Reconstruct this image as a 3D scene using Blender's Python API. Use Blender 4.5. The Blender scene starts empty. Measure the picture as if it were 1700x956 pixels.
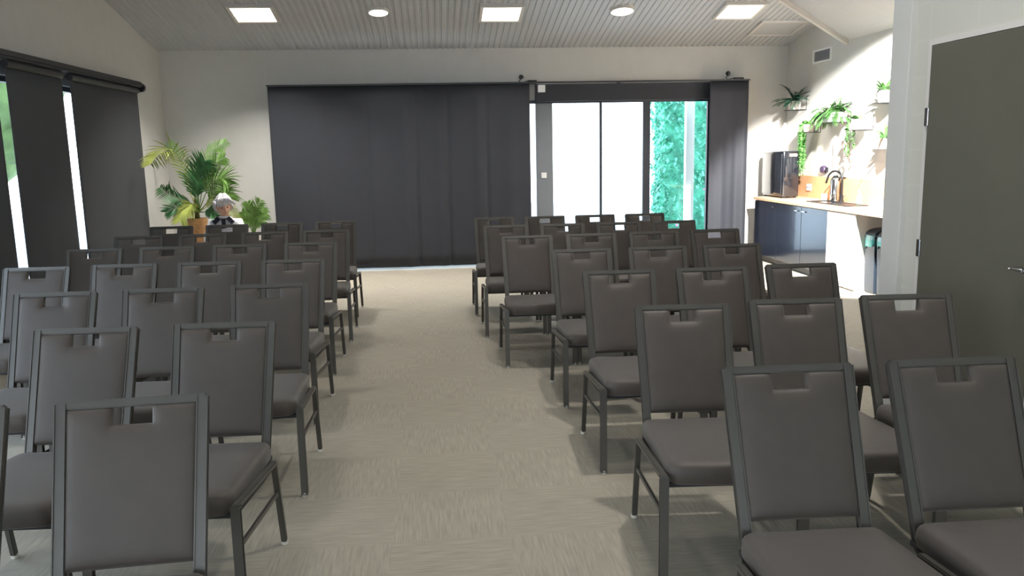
import bpy, bmesh, math, random
from mathutils import Vector, Matrix, noise
random.seed(7)
PI = math.pi
C = bpy.context.scene.collection
# ------------------------------------------------------------------ camera
F, PITCH, YAW, ROLL, CH = 1350.465, 0.167322, 0.0927535, -0.0205101, 1.64233
fw = Vector((math.sin(YAW)*math.cos(PITCH), math.cos(YAW)*math.cos(PITCH), -math.sin(PITCH)))
r0 = Vector((math.cos(YAW), -math.sin(YAW), 0)); u0 = r0.cross(fw)
cr = math.cos(ROLL)*r0 + math.sin(ROLL)*u0
cu = -math.sin(ROLL)*r0 + math.cos(ROLL)*u0
CAM = Vector((0, 0, CH))
cd = bpy.data.cameras.new('camera'); co = bpy.data.objects.new('camera', cd); C.objects.link(co)
co.matrix_world = Matrix(((cr.x, cu.x, -fw.x, 0), (cr.y, cu.y, -fw.y, 0), (cr.z, cu.z, -fw.z, CH), (0, 0, 0, 1)))
cd.sensor_width = 36; cd.lens = F/1700*36; cd.clip_start = .05
bpy.context.scene.camera = co
def ray(x, y): return fw*F + cr*(x-850) - cu*(y-478)
def atx(x, y, X): d = ray(x, y); return CAM + d*(X/d.x)
def aty(x, y, Y): d = ray(x, y); return CAM + d*(Y/d.y)
def atz(x, y, Z): d = ray(x, y); return CAM + d*((Z-CH)/d.z)

# ------------------------------------------------------------------ materials
def s2l(c):
    return tuple(((v/255)/12.92 if v/255 <= .04045 else ((v/255+.055)/1.055)**2.4) for v in c) + (1,)
def mat(name, col, rough=.6, metal=0, spec=.5, bump=0, bscale=200, var=0, vscale=6, emit=None, estr=0, trans=0, coat=0, sheen=0):
    m = bpy.data.materials.new(name); m.use_nodes = True
    nt = m.node_tree; b = nt.nodes['Principled BSDF']
    b.inputs['Base Color'].default_value = s2l(col)
    b.inputs['Roughness'].default_value = rough; b.inputs['Metallic'].default_value = metal
    b.inputs['Specular IOR Level'].default_value = spec
    b.inputs['Coat Weight'].default_value = coat
    b.inputs['Sheen Weight'].default_value = sheen
    if trans: b.inputs['Transmission Weight'].default_value = trans
    if emit:
        b.inputs['Emission Color'].default_value = s2l(emit); b.inputs['Emission Strength'].default_value = estr
    tc = nt.nodes.new('ShaderNodeTexCoord')
    if var:
        n = nt.nodes.new('ShaderNodeTexNoise'); n.inputs['Scale'].default_value = vscale; n.inputs['Detail'].default_value = 4
        nt.links.new(tc.outputs['Object'], n.inputs['Vector'])
        r = nt.nodes.new('ShaderNodeMapRange'); r.inputs[1].default_value = .3; r.inputs[2].default_value = .7
        r.inputs[3].default_value = 1-var; r.inputs[4].default_value = 1+var
        nt.links.new(n.outputs['Fac'], r.inputs[0])
        mx = nt.nodes.new('ShaderNodeVectorMath'); mx.operation = 'SCALE'; mx.inputs[0].default_value = s2l(col)[:3]
        nt.links.new(r.outputs[0], mx.inputs['Scale']); nt.links.new(mx.outputs[0], b.inputs['Base Color'])
    if bump:
        n = nt.nodes.new('ShaderNodeTexNoise'); n.inputs['Scale'].default_value = bscale
        nt.links.new(tc.outputs['Object'], n.inputs['Vector'])
        bp = nt.nodes.new('ShaderNodeBump'); bp.inputs['Strength'].default_value = bump; bp.inputs['Distance'].default_value = .002
        nt.links.new(n.outputs['Fac'], bp.inputs['Height']); nt.links.new(bp.outputs[0], b.inputs['Normal'])
    return m
M = dict(
 wall=mat('wall_paint', (204, 202, 197), .75, bump=.15, bscale=60, var=.02),
 ceil=mat('ceiling_steel', (184, 185, 187), .5, var=.02),
 trim=mat('trim_paint', (208, 203, 198), .6, var=.01),
 fabric=mat('chair_fabric', (73, 65, 59), .5, spec=.42, bump=.3, bscale=900, var=.05, vscale=14, sheen=.15),
 frame=mat('chair_steel', (86, 83, 78), .38, metal=.4, spec=.6, bump=.1, bscale=500, var=.06),
 pan=mat('seat_pan', (34, 34, 34), .6, var=.05),
 glide=mat('clear_glide', (215, 210, 200), .3, spec=.6, var=.02),
 blind=mat('blind_fabric', (60, 62, 67), .8, bump=.2, bscale=700, var=.04, vscale=30),
 curtain=mat('curtain_fabric', (46, 48, 55), .62, spec=.35, bump=.2, bscale=700, var=.04, vscale=4, sheen=.1),
 rail=mat('blind_rail', (48, 48, 50), .4, var=.03),
 alu=mat('window_frame_dark', (52, 56, 64), .4, metal=.3, var=.03),
 leafgrey=mat('door_stile_grey', (120, 124, 130), .5, var=.03),
 white=mat('white_gloss', (238, 238, 236), .35, var=.01),
 whitemat=mat('white_matt', (232, 230, 226), .6, var=.02),
 door=mat('door_paint', (92, 90, 78), .5, bump=.1, bscale=120, var=.05, vscale=3),
 chrome=mat('chrome', (200, 200, 202), .15, metal=1, var=.02),
 black=mat('black_plastic', (24, 24, 27), .35, var=.05),
 navy=mat('cabinet_front', (24, 32, 48), .16, spec=.6, coat=.4, var=.03),
 blackgloss=mat('black_gloss', (26, 29, 36), .14, spec=.6, coat=.5, var=.03),
 tan=mat('pale_label', (200, 160, 130), .5, var=.02),
 birch=mat('birch_top', (214, 180, 145), .4, var=.06, vscale=9),
 splash=mat('birch_splashback', (206, 160, 120), .5, var=.08, vscale=8),
 palm=mat('palm_leaf', (104, 142, 66), .45, var=.3, vscale=9),
 palmy=mat('palm_leaf_yellow', (172, 184, 92), .5, var=.25, vscale=9),
 palmd=mat('palm_leaf_dark', (60, 112, 62), .4, var=.3, vscale=9),
 stem=mat('palm_stem', (120, 120, 60), .6, var=.2),
 basket=mat('basket_weave', (170, 128, 84), .8, bump=.6, bscale=120, var=.2, vscale=30),
 soil=mat('soil', (50, 38, 28), .9, var=.2),
 fern=mat('fern_leaf', (74, 118, 62), .5, var=.3, vscale=20),
 fernd=mat('fern_leaf_dark', (34, 84, 62), .5, var=.3, vscale=20),
 trail=mat('trailing_leaf', (110, 168, 92), .5, var=.3, vscale=20),
 pot=mat('pot_ceramic', (206, 200, 196), .5, var=.03),
 wire=mat('wire_black', (40, 40, 42), .4, var=.03),
 bin=mat('bin_plastic', (46, 56, 68), .4, var=.04),
 bag=mat('bin_bag', (130, 190, 196), .3, spec=.6, var=.08, vscale=20),
 bagt=mat('bin_bag_teal', (60, 180, 175), .3, spec=.6, var=.08, vscale=20),
 skin=mat('skin', (222, 176, 150), .55, var=.04),
 hair=mat('silver_hair', (196, 194, 198), .5, bump=.6, bscale=60, var=.14, vscale=30),
 shirt=mat('white_shirt', (232, 232, 236), .8, var=.03),
 navycloth=mat('dark_cloth', (34, 38, 52), .8, var=.05),
 eye=mat('eye_dark', (40, 34, 34), .4, var=.02),
 lip=mat('lip', (176, 110, 100), .5, var=.03),
 hedge=mat('hedge_leaf', (120, 205, 178), .5, var=.4, vscale=6),
 hedgelite=mat('hedge_core', (84, 172, 146), .7, var=.4, vscale=5),
 flower=mat('pink_flower', (214, 150, 190), .6, var=.1),
 patio=mat('patio_concrete', (225, 224, 220), .8, var=.05),
 farwall=mat('far_render', (236, 236, 234), .8, var=.02),
 tree=mat('garden_foliage', (92, 116, 66), .7, var=.5, vscale=3),
 soap=mat('soap_green', (110, 200, 160), .3, var=.03),
 purple=mat('socket_dark', (70, 56, 84), .4, var=.03),
 vent=mat('vent_grey', (140, 142, 148), .5, var=.03),
 diff=mat('light_diffuser', (255, 255, 255), .5, emit=(255, 250, 240), estr=2.0, var=.0),
)
def glassmat():
    m = bpy.data.materials.new('window_glass'); m.use_nodes = True; nt = m.node_tree
    nt.nodes.remove(nt.nodes['Principled BSDF']); out = nt.nodes['Material Output']
    t = nt.nodes.new('ShaderNodeBsdfTransparent'); t.inputs[0].default_value = (.93, .96, .97, 1)
    g = nt.nodes.new('ShaderNodeBsdfGlossy'); g.inputs['Roughness'].default_value = .03
    lw = nt.nodes.new('ShaderNodeLayerWeight'); pw = nt.nodes.new('ShaderNodeMath'); pw.operation = 'POWER'; pw.inputs[1].default_value = 5
    f = nt.nodes.new('ShaderNodeMath'); f.operation = 'MULTIPLY_ADD'; f.inputs[1].default_value = .85; f.inputs[2].default_value = .03
    nt.links.new(lw.outputs['Facing'], pw.inputs[0]); nt.links.new(pw.outputs[0], f.inputs[0])
    mx = nt.nodes.new('ShaderNodeMixShader')
    nt.links.new(f.outputs[0], mx.inputs[0]); nt.links.new(t.outputs[0], mx.inputs[1]); nt.links.new(g.outputs[0], mx.inputs[2])
    nt.links.new(mx.outputs[0], out.inputs[0]); return m
M['glass'] = glassmat()
def carpetmat():
    m = bpy.data.materials.new('carpet_tiles'); m.use_nodes = True; nt = m.node_tree; b = nt.nodes['Principled BSDF']
    N = nt.nodes.new; L = nt.links.new
    tc = N('ShaderNodeTexCoord'); mp = N('ShaderNodeMapping'); mp.inputs['Location'].default_value = (-.27, -3.28, 0)
    L(tc.outputs['Object'], mp.inputs[0])
    ck = N('ShaderNodeTexChecker'); ck.inputs['Scale'].default_value = 2.0
    off = N('ShaderNodeVectorMath'); off.operation = 'ADD'; off.inputs[1].default_value = (0, 0, .1); L(mp.outputs[0], off.inputs[0])
    L(off.outputs[0], ck.inputs['Vector']); ck.inputs[1].default_value = (1, 1, 1, 1); ck.inputs[2].default_value = (0, 0, 0, 1)
    outs = []
    for sc in ((7, 110, 1), (110, 7, 1)):
        mm = N('ShaderNodeMapping'); mm.inputs['Scale'].default_value = sc; L(tc.outputs['Object'], mm.inputs[0])
        n = N('ShaderNodeTexNoise'); n.inputs['Scale'].default_value = 1; n.inputs['Detail'].default_value = 3; L(mm.outputs[0], n.inputs['Vector'])
        outs.append(n)
    mx = N('ShaderNodeMix'); mx.data_type = 'FLOAT'
    L(ck.outputs['Fac'], mx.inputs[0]); L(outs[0].outputs['Fac'], mx.inputs[2]); L(outs[1].outputs['Fac'], mx.inputs[3])
    rp = N('ShaderNodeValToRGB'); rp.color_ramp.elements[0].position = .22; rp.color_ramp.elements[1].position = .78
    rp.color_ramp.elements[0].color = s2l((144, 137, 124)); rp.color_ramp.elements[1].color = s2l((172, 165, 150))
    L(mx.outputs[0], rp.inputs[0])
    big = N('ShaderNodeTexNoise'); big.inputs['Scale'].default_value = 1.1; L(tc.outputs['Object'], big.inputs['Vector'])
    r2 = N('ShaderNodeMapRange'); r2.inputs[3].default_value = .88; r2.inputs[4].default_value = 1.12; L(big.outputs['Fac'], r2.inputs[0])
    vm = N('ShaderNodeVectorMath'); vm.operation = 'SCALE'; L(rp.outputs[0], vm.inputs[0]); L(r2.outputs[0], vm.inputs['Scale'])
    L(vm.outputs[0], b.inputs['Base Color']); b.inputs['Roughness'].default_value = .7; b.inputs['Specular IOR Level'].default_value = .35
    bp = N('ShaderNodeBump'); bp.inputs['Strength'].default_value = .3; bp.inputs['Distance'].default_value = .002
    L(mx.outputs[0], bp.inputs['Height']); L(bp.outputs[0], b.inputs['Normal'])
    return m
M['carpet'] = carpetmat()
def blockmat():
    m = mat('painted_block', (196, 194, 184), .7); nt = m.node_tree; b = nt.nodes['Principled BSDF']
    tc = nt.nodes.new('ShaderNodeTexCoord'); mp = nt.nodes.new('ShaderNodeMapping'); mp.inputs['Rotation'].default_value = (PI/2, 0, PI/2)
    sx = nt.nodes.new('ShaderNodeSeparateXYZ'); cx = nt.nodes.new('ShaderNodeCombineXYZ')
    nt.links.new(tc.outputs['Object'], sx.inputs[0]); nt.links.new(sx.outputs[1], cx.inputs[0]); nt.links.new(sx.outputs[2], cx.inputs[1])
    br = nt.nodes.new('ShaderNodeTexBrick'); br.inputs['Scale'].default_value = 1; br.inputs['Brick Width'].default_value = .4
    br.inputs['Row Height'].default_value = .2; br.inputs['Mortar Size'].default_value = .008
    c = s2l((196, 194, 184)); br.inputs['Color1'].default_value = c; br.inputs['Color2'].default_value = c; br.inputs['Mortar'].default_value = s2l((199, 197, 187))
    nt.links.new(cx.outputs[0], br.inputs['Vector']); nt.links.new(br.outputs['Color'], b.inputs['Base Color']); return m
M['block'] = blockmat()

# ------------------------------------------------------------------ helpers
def obj(name, bm, m, parent=None, smooth=False, loc=None):
    me = bpy.data.meshes.new(name)
    bmesh.ops.recalc_face_normals(bm, faces=bm.faces)
    bm.to_mesh(me); bm.free()
    if isinstance(m, (list, tuple)):
        for q in m: me.materials.append(q)
    else: me.materials.append(m)
    o = bpy.data.objects.new(name, me); C.objects.link(o)
    if smooth:
        for p in me.polygons: p.use_smooth = True
        if smooth != 'all': me.set_sharp_from_angle(angle=math.radians(40))
    if parent: o.parent = parent
    if loc: o.location = loc
    return o
def thing(name, label, cat, loc=(0, 0, 0), rotz=0, group=None):
    o = bpy.data.objects.new(name, None); C.objects.link(o); o.location = loc; o.rotation_euler = (0, 0, rotz)
    o.empty_display_size = .1
    return tag(o, label, cat, group)
def tag(o, label, cat, group=None, kind=None):
    o['label'] = label; o['category'] = cat
    if group: o['group'] = group
    if kind: o['kind'] = kind
    return o
def struct(name, bm, m, label=None, parent=None, smooth=False):
    o = obj(name, bm, m, parent, smooth)
    if not parent:
        o['kind'] = 'structure'
        if label: o['label'] = label; o['category'] = name.split('_')[0]
    return o
def box(bm, x0, x1, y0, y1, z0, z1, bev=0, mi=0):
    g = bmesh.ops.create_cube(bm, size=1)['verts']
    for v in g:
        v.co = Vector(((x0+x1)/2+v.co.x*(x1-x0), (y0+y1)/2+v.co.y*(y1-y0), (z0+z1)/2+v.co.z*(z1-z0)))
    fs = {f for v in g for f in v.link_faces}
    for f in fs: f.material_index = mi
    if bev:
        es = {e for v in g for e in v.link_edges}
        bmesh.ops.bevel(bm, geom=list(es), offset=bev, segments=2, affect='EDGES', profile=.5)
    return bm
def B(*a, **k): return box(bmesh.new(), *a, **k)
def bar(bm, a, b, w, h, up=Vector((0, 0, 1)), bev=.003):
    """rectangular bar from a to b; w across, h along up"""
    a = Vector(a); b = Vector(b); d = (b-a); L = d.length; d.normalize()
    s = d.cross(up).normalized(); t = s.cross(d).normalized()
    g = bmesh.ops.create_cube(bm, size=1)['verts']
    for v in g: v.co = (a+b)/2 + s*v.co.x*w + d*v.co.y*L + t*v.co.z*h
    if bev:
        es = {e for v in g for e in v.link_edges}
        bmesh.ops.bevel(bm, geom=list(es), offset=bev, segments=2, affect='EDGES')
    return bm
def tube(bm, pts, r, seg=8, cap=True):
    pts = [Vector(p) for p in pts]; rs = r if isinstance(r, (list, tuple)) else [r]*len(pts)
    rings = []; pn = None
    for i, p in enumerate(pts):
        d = (pts[min(i+1, len(pts)-1)]-pts[max(i-1, 0)]).normalized()
        if pn is None:
            pn = d.orthogonal().normalized()
        n = (pn-d*pn.dot(d)).normalized(); pn = n; bn = d.cross(n)
        rings.append([bm.verts.new(p+(n*math.cos(a)+bn*math.sin(a))*rs[i]) for a in [2*PI*k/seg for k in range(seg)]])
    for a, b in zip(rings, rings[1:]):
        for k in range(seg): bm.faces.new((a[k], a[(k+1) % seg], b[(k+1) % seg], b[k]))
    if cap: bm.faces.new(rings[0][::-1]); bm.faces.new(rings[-1])
    return bm
def lathe(bm, prof, c=(0, 0, 0), seg=24, ax=None):
    """prof [(r,z)]"""
    rings = []
    for r, z in prof:
        if r < 1e-5: rings.append([bm.verts.new((c[0], c[1], c[2]+z))])
        else: rings.append([bm.verts.new((c[0]+r*math.cos(2*PI*k/seg), c[1]+r*math.sin(2*PI*k/seg), c[2]+z)) for k in range(seg)])
    for a, b in zip(rings, rings[1:]):
        if len(a) == 1 and len(b) == 1: continue
        for k in range(seg):
            j = (k+1) % seg
            if len(a) == 1: bm.faces.new((a[0], b[k], b[j]))
            elif len(b) == 1: bm.faces.new((a[k], a[j], b[0]))
            else: bm.faces.new((a[k], a[j], b[j], b[k]))
    return bm
def prism(bm, poly, axis, t0, t1):
    """extrude a 2-D polygon; axis 'x': poly=(y,z), 'y': poly=(x,z), 'z': poly=(x,y)"""
    f = {'x': lambda u, v, t: (t, u, v), 'y': lambda u, v, t: (u, t, v), 'z': lambda u, v, t: (u, v, t)}[axis]
    a = [bm.verts.new(f(u, v, t0)) for u, v in poly]; b = [bm.verts.new(f(u, v, t1)) for u, v in poly]
    bm.faces.new(a[::-1]); bm.faces.new(b)
    for i in range(len(a)):
        j = (i+1) % len(a); bm.faces.new((a[i], a[j], b[j], b[i]))
    return bm
def wall(axis, t0, t1, u0, u1, top, holes, extra=()):
    """wall with openings; top(u) gives ceiling height"""
    us = sorted({u0, u1, *extra, *[h[0] for h in holes], *[h[1] for h in holes]})
    bm = bmesh.new()
    for a, b in zip(us, us[1:]):
        hs = sorted([h for h in holes if h[0] <= a+1e-6 and h[1] >= b-1e-6], key=lambda h: h[2])
        z = 0
        for h in hs:
            if h[2] > z+1e-4: prism(bm, [(a, z), (b, z), (b, h[2]), (a, h[2])], axis, t0, t1)
            z = h[3]
        prism(bm, [(a, z), (b, z), (b, top(b)), (a, top(a))], axis, t0, t1)
    return bm

# ------------------------------------------------------------------ room shell
XL, XR, YB, YF = -3.68, 5.25, 11.9, -4.0
XD = 2.75
RIDGE = 4.0
def zc(Y): return 3.075 + .2*(YB-Y) if Y > RIDGE else 3.075 + .2*(YB-RIDGE) - .2*(RIDGE-Y)
floor = struct('floor', B(XL-.2, XR+.2, YF-.2, YB+.2, -.1, 0), M['carpet'], 'beige-grey carpet tiles with quarter-turned streaks')
# corrugated ceiling, ribs running down the slope
def corrugated(x0, x1, y0, y1, pitch=.082, amp=.012):
    bm = bmesh.new(); n = int((x1-x0)/pitch)
    prof = [(0, 0), (.32, 0), (.42, 1), (.78, 1), (.90, 0)]
    xs = [(x0+(i+p)*pitch, q*amp) for i in range(n) for p, q in prof] + [(x1, 0)]
    for ya, yb in ((y1, RIDGE), (RIDGE, y0)):
        a = [bm.verts.new((x, ya, zc(ya)+h)) for x, h in xs]; b = [bm.verts.new((x, yb, zc(yb)+h)) for x, h in xs]
        for i in range(len(xs)-1): bm.faces.new((a[i], a[i+1], b[i+1], b[i]))
        c = bm.verts.new((x0, ya, zc(ya)+.1)); d = bm.verts.new((x1, ya, zc(ya)+.1)); e = bm.verts.new((x1, yb, zc(yb)+.1)); f = bm.verts.new((x0, yb, zc(yb)+.1))
        bm.faces.new((c, d, e, f))
    return bm
struct('ceiling', corrugated(XL-.15, XR+.15, YF-.15, YB+.15), M['ceil'], 'grey corrugated steel ceiling rising towards the viewer')
# right-hand roof plane with its white edge beam
def zp(X): return 2.925 + .6*(XR-X)
bm = bmesh.new()
pl = [(XR+.1, 10.2), (4.433, 10.2), (2.62, 4.75), (XR+.1, 4.75)]
a = [bm.verts.new((x, y, zp(x))) for x, y in pl]; b = [bm.verts.new((x, y, zp(x)+.05)) for x, y in pl]
bm.faces.new(a); bm.faces.new(b[::-1])
for i in range(4): j = (i+1) % 4; bm.faces.new((a[i], b[i], b[j], a[j]))
struct('trim_1', bm, M['ceil'], 'smooth sloping ceiling lining over the kitchen corner')
bm = bmesh.new(); bar(bm, (XR+.02, 10.17, zp(XR)-.015), (4.36, 10.17, zp(4.36)-.015), .07, .085)
struct('trim_2', bm, M['trim'], 'white edge beam slanting down to the kitchen wall')
# main walls
opx0, opx1, oph = -2.0, atx(1179, 165, 1).x, 2.36
WX0 = -2.05; WX1 = aty(1181, 165, YB).x; WH = aty(1000, 165, YB).z
bw = wall('y', YB, YB+.15, XL-.15, XR+.15, lambda u: zc(YB)+.01, [(WX0, WX1, 0, WH)])
struct('wall_back', bw, M['wall'], 'white back wall above the black curtains')
LW = [(-3.2, -.4, .25, 2.4), (-.1, 2.7, .25, 2.4), (3.0, 5.4, .25, 2.4), (6.3, 10.7, .12, 2.38)]
struct('wall_left', wall('x', XL-.15, XL, YF-.15, YB+.15, lambda u: zc(min(max(u, YF-.15), YB))+.01, LW, (RIDGE,)), M['wall'], 'pale left wall rising with the ceiling slope')
struct('wall_right', wall('x', XR, XR+.15, 4.6, YB+.15, lambda u: zp(XR)+.03 if u <= 10.2 else zc(min(u, YB))+.01, [], (10.2, 10.201)), M['wall'], 'white kitchen wall carrying the potted ferns')
dY0, dY1, dH = 3.46, atx(1550, 75, XD).y, atx(1550, 75, XD).z
CY1 = atx(1480, 250, XD).y; CY0 = atx(1510, 250, XD).y
struct('wall_door_side', wall('x', XD, XD+.12, YF-.15, CY1-.02, lambda u: zc(u)+.01, [(dY0, dY1, 0, dH)], (RIDGE,)), M['block'], 'painted block wall around the olive door')
bm = B(XD-.035, XD+.14, CY0, CY1, 0, zc(CY1)+.01, bev=.004)
struct('trim_3', bm, M['wall'], 'square white column at the end of the door wall')
struct('wall_kitchen_end', wall('y', 4.6, 4.72, XD+.14, XR+.15, lambda u: 4.3 if u < 3 else zp(u)+.03, [], (3.0,)), M['wall'], 'white wall closing the kitchen corner')
struct('wall_front', wall('y', YF-.15, YF, XL-.15, XD+.12, lambda u: zc(YF)+.01, [(-3.3, -.5, .1, 2.4), (-.3, 2.5, .1, 2.4)]), M['wall'], 'unseen front wall with wide windows added for daylight')
# joint strips on the back wall
q = aty(439, 110, YB)
struct('trim_4', B(q.x-.012, q.x+.012, YB-.008, YB, 2.62, 3.06), M['trim'], 'thin joint strip above the curtain')
struct('baseboard_back', B(XL, WX0, YB-.015, YB, 0, .1), M['trim'], 'low skirting in the palm corner')
struct('baseboard_left', B(XL, XL+.015, 10.75, YB, 0, .1), M['trim'], 'skirting under the left wall')
# window behind the blinds, plus unseen windows added for daylight
wn = 1
def winframe(axis, t, h, panes, name, mul=None):
    u0, u1, z0, z1 = h; bm = bmesh.new(); w = .05
    def bx(a, b, c, d):
        if axis == 'x': box(bm, t-.03, t+.03, a, b, c, d)
        else: box(bm, a, b, t-.03, t+.03, c, d)
    bx(u0, u1, z0, z0+w); bx(u0, u1, z1-w, z1)
    for c in (mul or [u0+(u1-u0)*i/panes for i in range(panes+1)]):
        c = min(max(c, u0+w/2), u1-w/2); bx(c-w/2, c+w/2, z0, z1)
    o = struct(name, bm, M['alu'])
    g = bmesh.new()
    if axis == 'x': box(g, t-.003, t+.003, u0+w, u1-w, z0+w, z1-w)
    else: box(g, u0+w, u1-w, t-.003, t+.003, z0+w, z1-w)
    obj('pane', g, M['glass'], o)
    return o
for i, h in enumerate(LW):
    o = winframe('x', XL-.08, h, 3, 'window_%d' % (i+1), None if i < 3 else [6.3, 7.05, 8.2, 9.6, 10.7])
    if i == 3: o['label'] = 'dark framed window behind the roller blinds'; o['category'] = 'window'
for i, h in enumerate([(-3.3, -.5, .1, 2.4), (-.3, 2.5, .1, 2.4)]):
    winframe('y', YF-.08, h, 3, 'window_%d' % (i+5))

# ---- glazed sliding doors in the back wall
xs = {k: aty(v, 200, YB).x for k, v in dict(gapR=889, postR=917, m1=998, m2L=1068, m2R=1080).items()}
bm = bmesh.new()
box(bm, WX0, WX1, YB-.01, YB+.08, WH-.045, WH)
box(bm, WX0, WX1, YB+.0, YB+.09, 0, .05)
for a, b in ((WX0, WX0+.06), (WX1-.05, WX1), (xs['m1']-.02, xs['m1']+.015), (xs['m2L'], xs['m2R']), (-.6, -.52)): box(bm, a, b, YB+.01, YB+.07, .04, WH)
wd = struct('window_7', bm, M['alu'], 'sliding glass doors to the bright patio'); wd['category'] = 'window'
# grey door stile with lock
st = B(xs['gapR'], xs['postR'], YB-.02, YB+.05, .05, WH-.045, bev=.004)
so = obj('door_stile', st, M['leafgrey'], wd); so['label'] = 'broad grey door stile'
lk = aty(903, 291, YB-.03); bm = B(lk.x-.04, lk.x+.04, YB-.035, YB-.02, lk.z-.04, lk.z+.04, bev=.004); obj('lock', bm, M['white'], so)
bm = bmesh.new()
for a, b in ((WX0+.06, -.6), (-.52, xs['gapR']-.0), (xs['postR'], xs['m1']-.02), (xs['m1']+.015, xs['m2L']), (xs['m2R'], WX1-.05)): box(bm, a, b, YB+.035, YB+.041, .05, WH-.045)
obj('pane', bm, M['glass'], wd)
# dark head panel over the doors
hp0 = aty(889, 150, YB-.06).x; hp1 = aty(1181, 150, YB-.06).x
ztop = aty(1000, 138, YB-.06).z
bm = B(hp0, hp1, YB-.08, YB-.002, WH-.02, ztop-.005, bev=.004)
struct('trim_5', bm, M['curtain'], 'dark head panel above the sliding doors')

# ------------------------------------------------------------------ curtains
YC = 11.62
def curtain(name, x0, x1, z0, z1, folds, label, amp=.02, seed=0):
    bm = bmesh.new(); rnd = random.Random(seed); n = int((x1-x0)/.02)
    def yo(x, f):
        v = 0
        for c, w, a in folds: v += a*math.exp(-((x-c)/w)**2)*f
        return v + amp*.35*f*math.sin(x*5.3+seed) + amp*.18*f*math.sin(x*13+1.3+seed)
    fr = []; bk = []; nz = 14
    for j in range(nz+1):
        t = j/nz; z = z1+(z0-z1)*t; f = .12+.88*min(1, t*1.6)
        fr.append([bm.verts.new((x0+(x1-x0)*i/n, YC+yo(x0+(x1-x0)*i/n, f), z)) for i in range(n+1)])
        bk.append([bm.verts.new((x0+(x1-x0)*i/n, YC+yo(x0+(x1-x0)*i/n, f)+.006, z)) for i in range(n+1)])
    for j in range(nz):
        for i in range(n):
            bm.faces.new((fr[j][i], fr[j+1][i], fr[j+1][i+1], fr[j][i+1])); bm.faces.new((bk[j][i], bk[j][i+1], bk[j+1][i+1], bk[j+1][i]))
        bm.faces.new((fr[j][0], bk[j][0], bk[j+1][0], fr[j+1][0])); bm.faces.new((fr[j][n], fr[j+1][n], bk[j+1][n], bk[j][n]))
    for i in range(n):
        bm.faces.new((fr[0][i], fr[0][i+1], bk[0][i+1], bk[0][i])); bm.faces.new((fr[nz][i], bk[nz][i], bk[nz][i+1], fr[nz][i+1]))
    t = thing(name, label, 'curtain', ((x0+x1)/2, YC, z0))
    o = obj('drape', bm, M['curtain'], t, 'all'); o.location = (-(x0+x1)/2, -YC, -z0)
    return t
cx0 = aty(443, 142, YC).x; cx1 = aty(879, 140, YC).x; ct = aty(660, 141, YC).z
FX = [(aty(x, 300, YC).x, w, a) for x, w, a in ((536, .05, -.018), (614, .03, .02), (676, .07, -.035), (694, .02, .03), (733, .07, -.03), (746, .025, .03), (796, .06, -.03), (810, .025, .028), (850, .09, -.02))]
cl = curtain('drop_curtain', cx0, cx1, .035, ct, FX, 'wide black curtain drawn across the left part of the back glazing', seed=1)
cr0 = aty(1179, 150, YC).x; cr1 = aty(1243, 150, YC).x; ctr = aty(1210, 134, YC).z
crt = curtain('drop_curtain', cr0, cr1, .035, ctr, [((cr0+cr1)/2-.1, .06, -.03), ((cr0+cr1)/2+.12, .05, .03), (cr1-.05, .04, -.02)], 'narrow black curtain gathered at the right end of the glazing', seed=3)
rl = thing('curtain_rail', 'thin black curtain rail along the top of the glazing', 'curtain rail', ((cx0+cr1)/2, YC, ct))
bm = bmesh.new(); bar(bm, (cx0-(cx0+cr1)/2-.01, 0, .008), (cr1-(cx0+cr1)/2+.01, 0, ctr-ct+.01), .05, .022); obj('track', bm, M['rail'], rl)
for x in (cx0+.2, -.5, cx1-.05, 2.7, cr1-.15):
    bm = B(x-.01-(cx0+cr1)/2, x+.01-(cx0+cr1)/2, 0, YB-YC, .0, .02); obj('bracket', bm, M['rail'], rl)
# small white box and sensors at the rail
q = aty(899, 147, YC-.05)
o = obj('control_box', B(-.05, .05, -.03, .02, -.05, .05, bev=.006), M['white'], rl, loc=(q.x-(cx0+cr1)/2, -.045, q.z-ct)); o['label'] = 'small white control box'
for (px, py, lx, ly, tx) in ((865, 128, 883, 137, 'above the gap between curtain and doors'), (1208, 122, 1226, 132, 'above the right-hand curtain')):
    a = aty(px, py, YB); b = aty(lx, ly, YB-.06)
    t = thing('sensor', 'small dark sensor with looping wire on the wall '+tx, 'sensor', (a.x, YB, a.z), group=None)
    bm = bmesh.new(); lathe(bm, [(0, 0), (.03, .0), (.034, .02), (.024, .05), (0, .055)], seg=14)
    for v in bm.verts: v.co = Vector((v.co.x, -v.co.z, v.co.y))
    obj('sensor_head', bm, M['black'], t, True)
    d = b-a
    bm = tube(bmesh.new(), [(0, -.01, -.02), (-.03, -.02, -.06), (-.01, -.05, -.09), (d.x*.6, -.06, d.z*.7), (d.x, -.05, d.z)], .006, 6); obj('wire', bm, M['wire'], t, 'all')
    bm = B(d.x-.06, d.x+.07, -.1, -.0, d.z-.02, d.z+.03, bev=.01); obj('clamp', bm, M['black'], t)

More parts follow.
